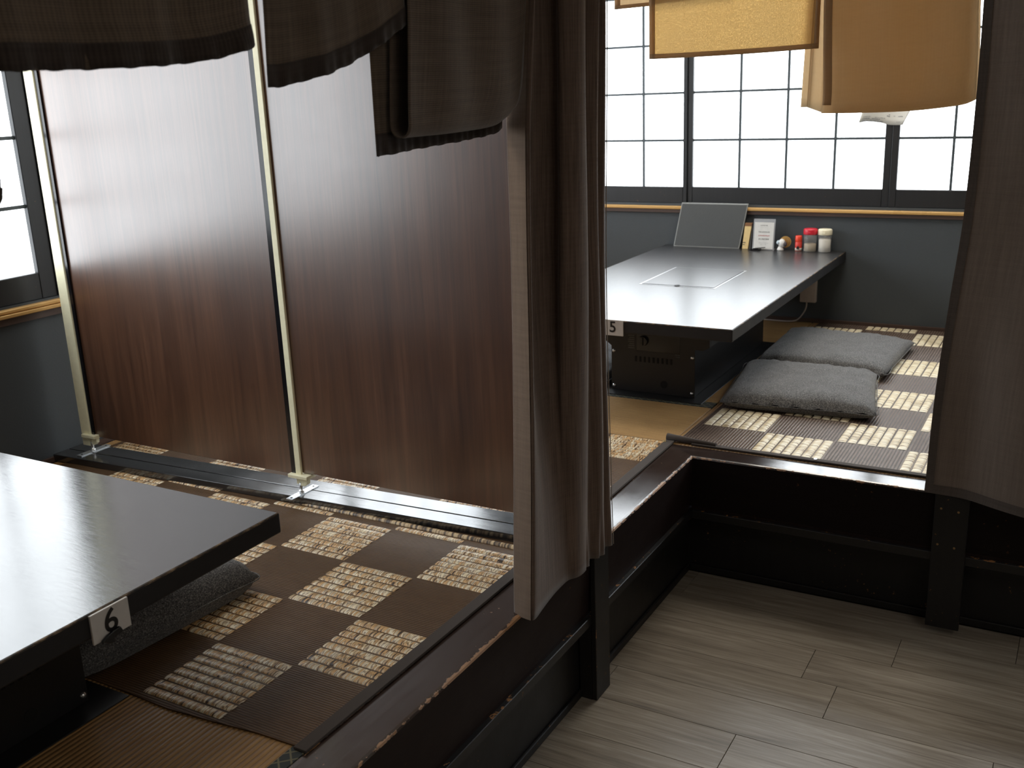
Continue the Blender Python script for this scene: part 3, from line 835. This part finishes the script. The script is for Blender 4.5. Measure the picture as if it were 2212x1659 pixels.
for k, (a, b, z) in enumerate(((1.409, 1.396, .028), (1.409, 1.400, .018))):
    quad_slab('printed_line', [(4.5902, a, TT + z), (4.5902, b, TT + z), (4.5905, b, TT + z + .003), (4.5905, a, TT + z + .003)], (-.0006, 0, 0), M_GREY_LABEL, bk)
pk = prism('folded_leaflet', [(4.594, 1.382, TT), (4.594, 1.372, TT), (4.600, 1.366, TT + .092), (4.600, 1.370, TT + .092)], (.010, 0, 0), flat('dark_leaflet', (.055, .055, .055), .5), None, .0005)
tag(pk, 'thin dark leaflet between the cream booklet and the card stand', 'leaflet')

card = empty('card_stand', (4.59, 1.31, TT), 'clear acrylic stand with a white printed notice card on the far table', 'card')
M_ACR = Mt('clear_acrylic').B(Base_Color=(.55, .57, .60, 1), Roughness=.15); M_ACR.set(M_ACR.b, 'Alpha', .55); M_ACR = M_ACR.m
cA = [(4.580, 1.362, TT + .001), (4.580, 1.263, TT + .001), (4.588, 1.260, TT + .139), (4.588, 1.358, TT + .139)]
prism('acrylic_sheet', cA, (.003, 0, 0), M_ACR, card)
box('acrylic_foot', 4.580, 4.615, 1.262, 1.362, TT, TT + .002, M_ACR, card)
cB = [(4.5795, 1.356, TT + .004), (4.5795, 1.268, TT + .004), (4.5868, 1.265, TT + .124), (4.5868, 1.353, TT + .124)]
prism('printed_card', cB, (-.0008, 0, 0), flat('white_card', (.74, .74, .72), .6), card)
# small illegible print: one stroke block per character
glyph_rows = [(.108, .034, 6, .0042, 'ink'), (.101, .040, 16, .0012, 'ink'), (.078, .052, 9, .0062, 'ink'), (.062, .052, 11, .0058, 'red'),
              (.046, .050, 7, .0070, 'ink'), (.031, .044, 9, .0034, 'ink'), (.024, .028, 8, .0028, 'ink')]
M_RED = flat('red_print', (.62, .13, .14), .6); M_DKGREEN = flat('dark_print', (.10, .11, .11), .6)
for tone, mt in (('ink', M_DKGREEN), ('red', M_RED)):
    bmg = bmesh.new(); rg = random.Random(3)
    for z, wd, n, hh, tn in glyph_rows:
        if tn != tone: continue
        y = 1.3095 + wd / 2
        for k in range(n):
            cw = wd / n; x = 4.5795 + .0073 * z / .12 - .0012
            for q in range(2 if hh > .004 else 1):
                a = y - cw * k - cw * rg.uniform(.05, .3); b = a - cw * rg.uniform(.35, .6)
                zz = TT + z + hh * (q * .5); add_box(bmg, x - .0002, x, b, a, zz, zz + hh * rg.uniform(.25, .42))
            if hh > .004 and rg.random() < .8:
                a = y - cw * (k + .45); add_box(bmg, x - .0002, x, a - cw * .12, a + cw * .05, TT + z, TT + z + hh * .95)
    bmesh.ops.recalc_face_normals(bmg, faces=bmg.faces)
    tag(bm_obj('printed_text', bmg, mt, card), kind='stuff')

tray = empty('tweezers', (4.585, 1.325, TT), 'small black folded tongs lying in front of the notice card', 'tongs')
prism('lower_blade', [(4.545, 1.364, TT + .001), (4.590, 1.345, TT + .001), (4.588, 1.318, TT + .001), (4.552, 1.322, TT + .001)], (0, 0, .006), M_GLOSSBLACK, tray, .001)
prism('upper_blade', [(4.552, 1.350, TT + .007), (4.582, 1.345, TT + .007), (4.562, 1.296, TT + .0135), (4.552, 1.298, TT + .0135)], (0, 0, .003), M_GLOSSBLACK, tray, .0006)

fig = empty('figurine', (4.60, 1.222, TT), 'small white ornament with a gold disc behind it on the far table', 'ornament')
M_WHITE = flat('white_glaze', (.78, .78, .76), .25); M_GOLD = flat('gold_paint', (.62, .38, .12), .4, .3)
lathe('base', (4.592, 1.236, TT), [(.014, 0), (.016, .003), (.013, .010), (.008, .018)], M_WHITE, fig, 18)
lathe('body', (4.594, 1.230, TT + .012), [(.004, 0), (.013, .006), (.0165, .016), (.016, .026), (.010, .036), (.002, .040)], M_WHITE, fig, 18)
lathe('ear', (4.586, 1.244, TT + .026), [(.002, 0), (.008, .005), (.009, .011), (.005, .018), (.001, .020)], flat('pale_blue_glaze', (.55, .66, .74), .25), fig, 14)
lathe('patch', (4.590, 1.216, TT + .018), [(.003, 0), (.009, .006), (.010, .014), (.005, .022), (.001, .024)], flat('grey_glaze', (.09, .08, .09), .35), fig, 14)
cyl('disc', (4.606, 1.218, TT + .036), (1, .15, .1), .0255, .0255, .006, M_GOLD, fig, 28)
cyl('disc_face', (4.6055, 1.218, TT + .036), (-1, 0, 0), .020, .019, .0012, flat('dark_gold', (.36, .20, .06), .5), fig, 28)

def clear(name, col, a=.35):
    t = Mt(name).B(Base_Color=(*col, 1), Roughness=.12); t.set(t.b, 'Alpha', a); return t.m
M_BOTTLE = clear('clear_bottle', (.55, .55, .54), .24)
sh = empty('pepper_tin', (4.60, 1.157, TT), 'small red-capped pepper shaker with a red and white label', 'shaker')
lathe('tin', (4.60, 1.157, TT), [(.0145, 0), (.0152, .001), (.0152, .040), (.0145, .041)], flat('red_label', (.70, .06, .045), .4), sh, 22)
lathe('white_band', (4.60, 1.157, TT + .002), [(.0154, 0), (.0154, .012)], flat('white_band', (.62, .55, .48), .5), sh, 22)
prism('dark_emblem', [(4.5845, 1.163, TT + .010), (4.5845, 1.151, TT + .008), (4.5845, 1.149, TT + .018), (4.5845, 1.156, TT + .024), (4.5845, 1.161, TT + .019)], (-.0008, 0, 0), M_INK, sh)
lathe('cap', (4.60, 1.157, TT + .041), [(.0145, 0), (.0152, .001), (.0148, .024), (.012, .027)], flat('red_cap', (.86, .07, .03), .35), sh, 22)
def bottle(y, cap, capc, powder, fill, label):
    o = empty('spice_bottle', (4.60, y, TT), label, 'bottle', 'lidded spice bottles')
    lathe('powder', (4.60, y, TT + .002), [(.026, 0), (.0255, fill * .45), (.0262, fill * .9), (.020, fill)], powder, o, 26)
    lathe('body', (4.60, y, TT), [(.028, 0), (.0288, .002), (.0272, .030), (.0275, .052), (.0292, .076)], M_BOTTLE, o, 28)
    lathe('lid', (4.60, y, TT + .076), [(.0300, 0), (.0305, .002), (.0305, .020), (.028, .0245), (.020, .0258), (.001, .0260)], capc, o, 28)
    box('lid_tab', 4.568, 4.572, y - .007, y + .004, TT + .082, TT + .087, capc, o, .001)
    return o
M_SPICE = flat('ground_spice', (.42, .34, .23), .9); M_SALT = flat('white_powder', (.82, .78, .70), .9)
bottle(1.106, None, flat('crimson_lid', (.62, .02, .04), .35), M_SPICE, .034, 'clear spice bottle with a crimson lid and beige powder')
bottle(1.0425, None, flat('cream_lid', (.80, .74, .55), .4), M_SALT, .058, 'clear spice bottle with a cream lid and white powder')

# outlet on the wall under the table with its flex
ot = empty('extension_socket', (4.63, 1.11, .55), 'white socket block on the back wall under the table edge', 'socket')
M_IVORY = flat('ivory_plastic', (.52, .46, .43), .4)
box('socket_body', 4.617, 4.645, 1.075, 1.147, .503, .640, M_IVORY, ot, .005, 3)
for k in range(2): box('socket_slot', 4.6165, 4.6175, 1.095 + .024 * k, 1.098 + .024 * k, .590, .602, M_DARKHOLE, ot)
tube('flex', [(4.630, 1.117, .505), (4.622, 1.118, .478), (4.612, 1.128, .452), (4.602, 1.150, .424), (4.598, 1.185, .4155), (4.598, 1.225, .4145), (4.600, 1.275, .4145), (4.60, 1.33, .4145)], .0034, M_IVORY, ot)

# notice taped to the window, curling off the mullion
pap = empty('paper_notice', (4.61, .83, 1.3), 'curled white paper notice taped to the window mullion below the ochre cloth', 'notice')
def pfn(u, v):
    y = .925 - .178 * u if v == 0 else 0
    y0 = spline([(0, .926), (.5, .832), (.72, .79), (1, .756)], u)[0]; y1 = y0 - .018 - .016 * u
    zlo = spline([(0, 1.291), (.15, 1.2955), (.45, 1.288), (.62, 1.279), (1, 1.2775)], u)[0]
    x = spline([(0, 4.600), (.3, 4.632), (.6, 4.646), (1, 4.642)], u)[0]
    return (x, y0 + (y1 - y0) * v * 2.0, zlo + (1.42 - zlo) * v)
M_PAPER = Mt('thin_paper').B(Base_Color=(.74, .74, .70, 1), Roughness=.7); M_PAPER = M_PAPER.m
cloth('sheet', pfn, 20, 6, M_PAPER, pap, .0006)
bmg = bmesh.new(); rg = random.Random(5)
def pbar(u0, u1, v, w):
    n = 6
    for k in range(n):
        a = u0 + (u1 - u0) * k / n; b = a + (u1 - u0) / n * rg.uniform(.5, .95)
        q = [Vector(pfn(a, v)), Vector(pfn(b, v)), Vector(pfn(b, v + w)), Vector(pfn(a, v + w))]
        bmg.faces.new([bmg.verts.new(p + Vector((-.0012, 0, 0))) for p in q])
pbar(.06, .48, .03, .02); pbar(.06, .20, .09, .035); pbar(.24, .40, .08, .035); pbar(.06, .20, .16, .02); pbar(.28, .5, .14, .015)
pbar(.50, .56, .21, .03); pbar(.52, .55, .26, .02); pbar(.62, .65, .24, .02); pbar(.72, .86, .23, .025); pbar(.74, .88, .08, .012)
tag(bm_obj('printed_text', bmg, flat('grey_ink', (.30, .31, .33), .7), pap), kind='stuff')

# ------------------------------------------------------------------ partition on its black boards
def skew_board(name, x_near, w, y0, y1, parent):
    # the boards lie a little askew: x grows towards the aisle end
    f = lambda y: -.050 * (y - 1.17)
    pts = [(x_near + f(y0), y0), (x_near + w + f(y0), y0), (x_near + w + f(y1), y1), (x_near + f(y1), y1)]
    return prism(name, [(x, y, MZ) for x, y in pts], (0, 0, .0215), M_PLANK, parent, .0018)
part = empty('partition', (2.0, 1.9, MZ), 'tall walnut partition of two panels on cream poles standing on black boards', 'partition')
skew_board('base_board', 2.000, .056, 1.09, 2.792, part)
skew_board('base_board', 2.059, .062, 1.09, 2.792, part)
PZ = MZ + .0215
box('walnut_panel', 2.000, 2.018, 1.86, 2.682, .484, 2.14, M_WALNUT, part, .001)
box('walnut_panel', 2.000, 2.018, 1.115, 1.8365, .494, 2.14, M_WALNUT, part, .001)
box('gap_shade_strip', 1.994, 2.000, 1.853, 1.869, .484, 2.14, M_GLOSSBLACK, part)  # dark strips put in for the shaded gaps beside the poles
box('gap_shade_strip', 1.994, 2.000, 2.678, 2.690, .484, 2.14, M_GLOSSBLACK, part)
def pole(y0, y1, x0, x1, top, zb):
    o = box('pole', x0, x1, y0, y1, zb, top, M_CREAM, part, .0015)
    return o
pole(1.8325, 1.8520, 1.991, 1.9995, 2.46, .462)
pole(2.692, 2.734, 1.990, 1.9995, 2.46, .452)
def foot(y, cream_w, bx):
    ft = bmesh.new()
    ang = .0
    add_box(ft, 1.940, 2.052, y - .011, y + .011, PZ, PZ + .0028)
    o = bm_obj('foot_plate', ft, M_ZINC, part)
    bl = bmesh.new(); add_cyl(bl, (1.993, y, PZ + .002), (0, 0, 1), .0045, .0045, .030, 10); add_cyl(bl, (1.993, y, PZ + .003), (0, 0, 1), .0085, .0085, .006, 6)
    bmesh.ops.recalc_face_normals(bl, faces=bl.faces); bm_obj('levelling_bolt', bl, M_CHROME, part)
    for xx in (1.950, 2.042): cyl('plate_hole', (xx, y, PZ + .0026), (0, 0, 1), .0035, .0035, .0005, M_DARKHOLE, part, 10)
    box('panel_bracket', 1.980, 2.020, y - cream_w, y + cream_w, .482, .492, M_CREAM, part, .001)
    prism('gusset', [(1.988, y - .004, .482), (1.988, y - .030, .482), (1.988, y - .028, .468), (1.988, y - .018, .460), (1.988, y - .004, .460)], (.012, 0, 0), M_CREAM, part, .001)
foot(1.838, .034, 0)
foot(2.694, .030, 0)

# ------------------------------------------------------------------ long curtains
cl = empty('long_curtain', (1.9, .97, 2.1), 'long dark brown curtain hanging in folds at the post between the booths', 'curtain')
plan = [(0, 1.703, 1.000), (.08, 1.692, .955), (.11, 1.698, .949), (.17, 1.735, .972), (.24, 1.790, 1.004), (.32, 1.850, 1.012), (.38, 1.888, 1.002),
        (.43, 1.893, .985), (.47, 1.872, .970), (.50, 1.876, .957), (.55, 1.905, .943), (.61, 1.945, .941), (.68, 1.978, .957), (.73, 2.000, .967),
        (.78, 2.008, .958), (.83, 2.032, .947), (.88, 2.058, .958), (.92, 2.070, .966), (.96, 2.085, .955), (1.0, 2.108, .962)]
plan2 = [(0, 1.703, 1.000), (.08, 1.692, .955), (.11, 1.698, .950), (.17, 1.735, .956), (.24, 1.772, .962), (.32, 1.815, .966), (.40, 1.852, .966),
         (.47, 1.883, .962), (.52, 1.905, .948), (.58, 1.935, .944), (.64, 1.965, .950), (.70, 1.985, .962), (.75, 2.003, .958), (.79, 2.016, .948),
         (.83, 2.032, .947), (.88, 2.058, .958), (.92, 2.070, .964), (.96, 2.085, .955), (1.0, 2.108, .962)]
def cfn(u, v):
    z = 2.10 + (.412 - 2.10) * v
    x, y = spline(plan, u); x2, y2 = spline(plan2, u)
    k = min(max((v - .55) / .45, 0), 1); k = k * k * (3 - 2 * k)
    x, y = x + (x2 - x) * k, y + (y2 - y) * k
    w = lerp_pts([(.40, 1.0), (.9, .95), (1.42, .875), (1.66, .81), (2.1, .62)], z)[0]
    fold = 1.0 + .3 * max(0, z - 1.2)
    x = 2.110 - (2.110 - x) * w
    y = .968 + (y - .968) * fold + .004 * math.sin(z * 5 + u * 9)
    if v > .93:
        k = (v - .93) / .07; y += .004 * k * math.sin(u * 95) * (u > .6)
    if v > .9999 and u < .3: z -= .006 * (1 - u / .3)
    return (x, y, z)
cloth('drape', cfn, 160, 60, M_CURTAIN, cl, .0016, .62, 1.7)
# stitched turn-up of the side hem: window light put in as a paler tone
def hfn(u, v):
    a = Vector(cfn(.005 + .075 * u, v)); return a + Vector((-.0022, -.0004, 0))
cloth('side_hem', hfn, 4, 60, weave('curtain_hem_lit', (.15, .102, .072), (.28, .20, .145), 0, 800, .3, .4), cl, 0, .05, 1.7)
tube('hem_cord', [Vector(cfn(.985, k / 14)) + Vector((.001, -.004, 0)) for k in range(15)], .0011, weave('pale_thread', (.25, .2, .16), (.35, .28, .22)), cl, 5)

cr = empty('long_curtain', (2.7, .05, 2.1), 'long brown curtain with a stitched hem at the right of the far booth', 'curtain')
edge = [(.41, .331), (.423, .330), (.688, .323), (.933, .307), (1.131, .291), (1.384, .285), (1.643, .286), (2.1, .29)]
def rfn(u, v):
    z = 2.10 + (.412 - 2.10) * v
    y0 = spline(edge, z)[0]
    y = y0 - .80 * u
    x = 2.741 - .245 * (y0 - y) + .012 * math.sin((y0 - y) * 16 + .6) * (.4 + .6 * (2.1 - z) / 1.7) + .010 * math.exp(-((y0 - y - .10) / .05) ** 2) * math.sin(z * 3.0)
    x += .003 * math.sin(z * 9 + u * 20)
    return (x, y, z)
cloth('drape', rfn, 90, 60, M_CURTAIN2, cr, .0018, .8, 1.7)
cloth('side_hem', lambda u, v: Vector(rfn(.026 * u, v)) + Vector((-.0022, 0, 0)), 3, 60, M_HEM, cr, 0, .03, 1.7)
cloth('bottom_hem', lambda u, v: Vector(rfn(u, .985 + .015 * v)) + Vector((-.0022, 0, -.0003)), 60, 2, M_HEM, cr, 0, .8, .03)

# ------------------------------------------------------------------ dark noren over the near booth
nr = empty('noren', (1.1, .98, 2.1), 'dark brown split noren hanging over the opening of the near booth', 'noren')
def hang(name, left, right, hem, y0, mat, amp=.006, freq=40, hemh=.028, hemmat=None, nu=50, nv=34, ytilt=0.0):
    """left/right: [(z, x)] outlines; hem: [(u, z)]"""
    def fn(u, v, off=0.0):
        zl = spline(hem, u)[0]; z = 2.10 + (zl - 2.10) * v
        a = spline(left, z)[0]; b = spline(right, z)[0]
        x = a + (b - a) * u
        y = y0 + amp * math.sin(x * freq + 1.3) * v + ytilt * v + amp * .5 * math.sin(x * freq * 2.3 + z * 6) * v
        return (x, y - off, z)
    o = cloth(name, lambda u, v: fn(u, v), nu, nv, mat, nr, .0012, .35, .6)
    hh = hemh / .58
    def hf(u, v):
        p = fn(u, 1 - hh + hh * v, .0016)
        return (p[0], p[1] + .0013 * math.sin(p[0] * 260) * v, p[2] + .0012 * math.sin(p[0] * 130 + .7) * (v > .99))
    cloth(name + '_hem', hf, nu * 3, 3, hemmat or M_NORENHEM, o, .0006, .35, .05)
    return o
hang('panel', [(1.3, .32), (2.1, .32)], [(1.50, 1.068), (1.555, 1.0665), (1.583, 1.059), (1.61, 1.059), (2.1, 1.068)],
     [(0, 1.515), (.5, 1.525), (.70, 1.528), (.83, 1.533), (.91, 1.540), (1, 1.5555)], .985, M_NOREN)
hang('panel', [(1.45, 1.068), (1.502, 1.070), (1.55, 1.074), (1.612, 1.0775), (2.1, 1.082)], [(1.5, 1.398), (1.594, 1.399), (1.627, 1.394), (2.1, 1.39)],
     [(0, 1.502), (.08, 1.503), (.26, 1.512), (.44, 1.524), (.62, 1.541), (.80, 1.566), (1, 1.594)], .972, M_NOREN, .004)
hang('panel', [(1.39, 1.345), (1.56, 1.347), (2.1, 1.35)], [(1.39, 1.735), (1.415, 1.746), (1.46, 1.744), (2.1, 1.735)],
     [(0, 1.3925), (.25, 1.396), (.6, 1.401), (.94, 1.4075), (1, 1.416)], 1.012, M_NOREN, .003, 30)
# the last panel is turned up on itself: front leaf, bottom fold and back leaf in one cloth
def loop(x_left, x_right, zfold, ztop_back, ya, yb, nm, parent, mat, axis=0, edge_m=None, nu=44):
    yc, rr = (ya + yb) / 2, (yb - ya) / 2
    def fn(u, v):
        zf = zfold(u)
        if v < .5:
            z = 2.10 + (zf + rr - 2.10) * (v / .5); d = ya
        elif v < .62:
            a = PI * (v - .5) / .12; z = zf + rr - rr * math.sin(a); d = yc - rr * math.cos(a)
        else:
            z = zf + rr + (ztop_back - zf - rr) * ((v - .62) / .38); d = yb
        x = x_left(z, u) + (x_right(z) - x_left(z, u)) * u
        d += .0035 * math.sin(x * 38 + z * 3) * (1 if v < .5 else .5)
        return (x, d, z) if axis == 0 else (d, x, z)
    return cloth(nm, fn, nu, 70, mat, parent, .0016, .4, 1.2), fn
o4, f4 = loop(lambda z, u: spline([(1.40, 1.368), (1.45, 1.370), (1.63, 1.391), (2.1, 1.40)], z)[0],
              lambda z: spline([(1.40, 1.690), (1.43, 1.700), (1.448, 1.713), (1.48, 1.742), (1.55, 1.758), (1.644, 1.772), (2.1, 1.775)], z)[0],
              lambda u: spline([(0, 1.4195), (.5, 1.420), (.85, 1.424), (.95, 1.434), (1, 1.446)], u)[0], 1.85, .962, .998, 'panel', nr, weave('dark_brown_noren_turned', (.050, .036, .026), (.20, .146, .108), 0, 650, .3, .4))
# the panel at the far left, its edge just swinging into view
hang('panel', [(1.3, .36), (2.1, .36)], [(1.36, .640), (1.386, .663), (1.395, .671), (1.413, .6755), (1.427, .674), (1.441, .672), (1.50, .655), (2.1, .64)],
     [(0, 1.37), (1, 1.376)], .990, M_NOREN, .001)
rod = cyl('curtain_rod', (-.2, .985, 2.085), (1, 0, 0), .010, .010, 1.9, M_STEEL_BLACK, nr, 12)

# ------------------------------------------------------------------ ochre noren over the far booth
yn = empty('noren', (2.8, .75, 2.1), 'ochre split noren hanging in front of the back window', 'noren')
def ohang(name, ya, yb, hem, x0, mat, border=True, right_border=True):
    """panel from y = ya (left) to yb (right); hem: [(u, z)]"""
    def fn(u, v, off=0.0):
        zl = spline(hem, u)[0]; z = 2.10 + (zl - 2.10) * v
        y = ya + (yb - ya) * u
        return (x0 + .004 * math.sin(y * 24) * v - off, y, z)
    o = cloth(name, lambda u, v: fn(u, v), 40, 30, mat, yn, .0006, .45, .55)
    if border:
        w = abs(yb - ya); k = .017 / w
        cloth('side_hem', lambda u, v: fn(k * u, v, .002), 2, 30, M_OCHRE_H, o, .0006, .02, .55)
        if right_border: cloth('side_hem', lambda u, v: fn(1 - .7 * k + .7 * k * u, v, .002), 2, 30, M_OCHRE_H, o, .0006, .02, .55)
        cloth('bottom_hem', lambda u, v: fn(u, .976 + .024 * v, .0025), 40, 2, M_OCHRE_H, o, .0006, .45, .02)
    return o
ohang('panel', 1.246, .90, [(0, 1.689), (.31, 1.692), (1, 1.70)], 2.815, M_OCHRE, True, False)
ohang('panel', 1.139, .672, [(0, 1.551), (.3, 1.5505), (.7, 1.553), (1, 1.5565)], 2.800, M_OCHRE_S)
oy, fy = loop(lambda z, u: spline([(1.38, .660), (1.42, .648), (1.56, .652), (1.672, .655), (2.1, .655)], z)[0],
              lambda z: spline([(1.38, .300), (1.41, .292), (1.44, .288), (1.55, .292), (1.65, .298), (2.1, .30)], z)[0],
              lambda u: spline([(0, 1.396), (.25, 1.395), (.6, 1.397), (.85, 1.405), (.95, 1.411), (1, 1.420)], u)[0], 1.95, 2.765, 2.805, 'panel', yn, M_OCHRE, axis=1)
cloth('side_hem', lambda u, v: Vector(fy(.06 * u, .5 * v)) + Vector((-.0026, 0, 0)), 3, 40, M_OCHRE_H, oy, .0008, .02, .55)
# the two gathered folds showing at its left
def ofold(y_top, y_bot, wtop, wbot, zb0, zb1, x0, mat):
    return cloth('gathered_fold', lambda u, v: (x0 - .006 * u, (y_top + (y_bot - y_top) * v) - (wtop + (wbot - wtop) * v) * u, 2.10 + ((zb0 + (zb1 - zb0) * u) - 2.10) * v), 6, 24, mat, oy, .001, .05, .6)
ofold(.692, .716, .022, .028, 1.411, 1.4115, 2.812, M_OCHRE)
ofold(.676, .696, .028, .040, 1.411, 1.397, 2.800, M_OCHRE)
cloth('selvage', lambda u, v: (2.794, .676 + .020 * v - .003 * u, 2.10 + (1.411 - 2.10) * v), 1, 20, M_OCHRE_EDGE, oy, 0, .01, .5)
rod2 = cyl('curtain_rod', (2.79, -2.0, 2.085), (0, 1, 0), .010, .010, 3.05, M_STEEL_BLACK, yn, 12)
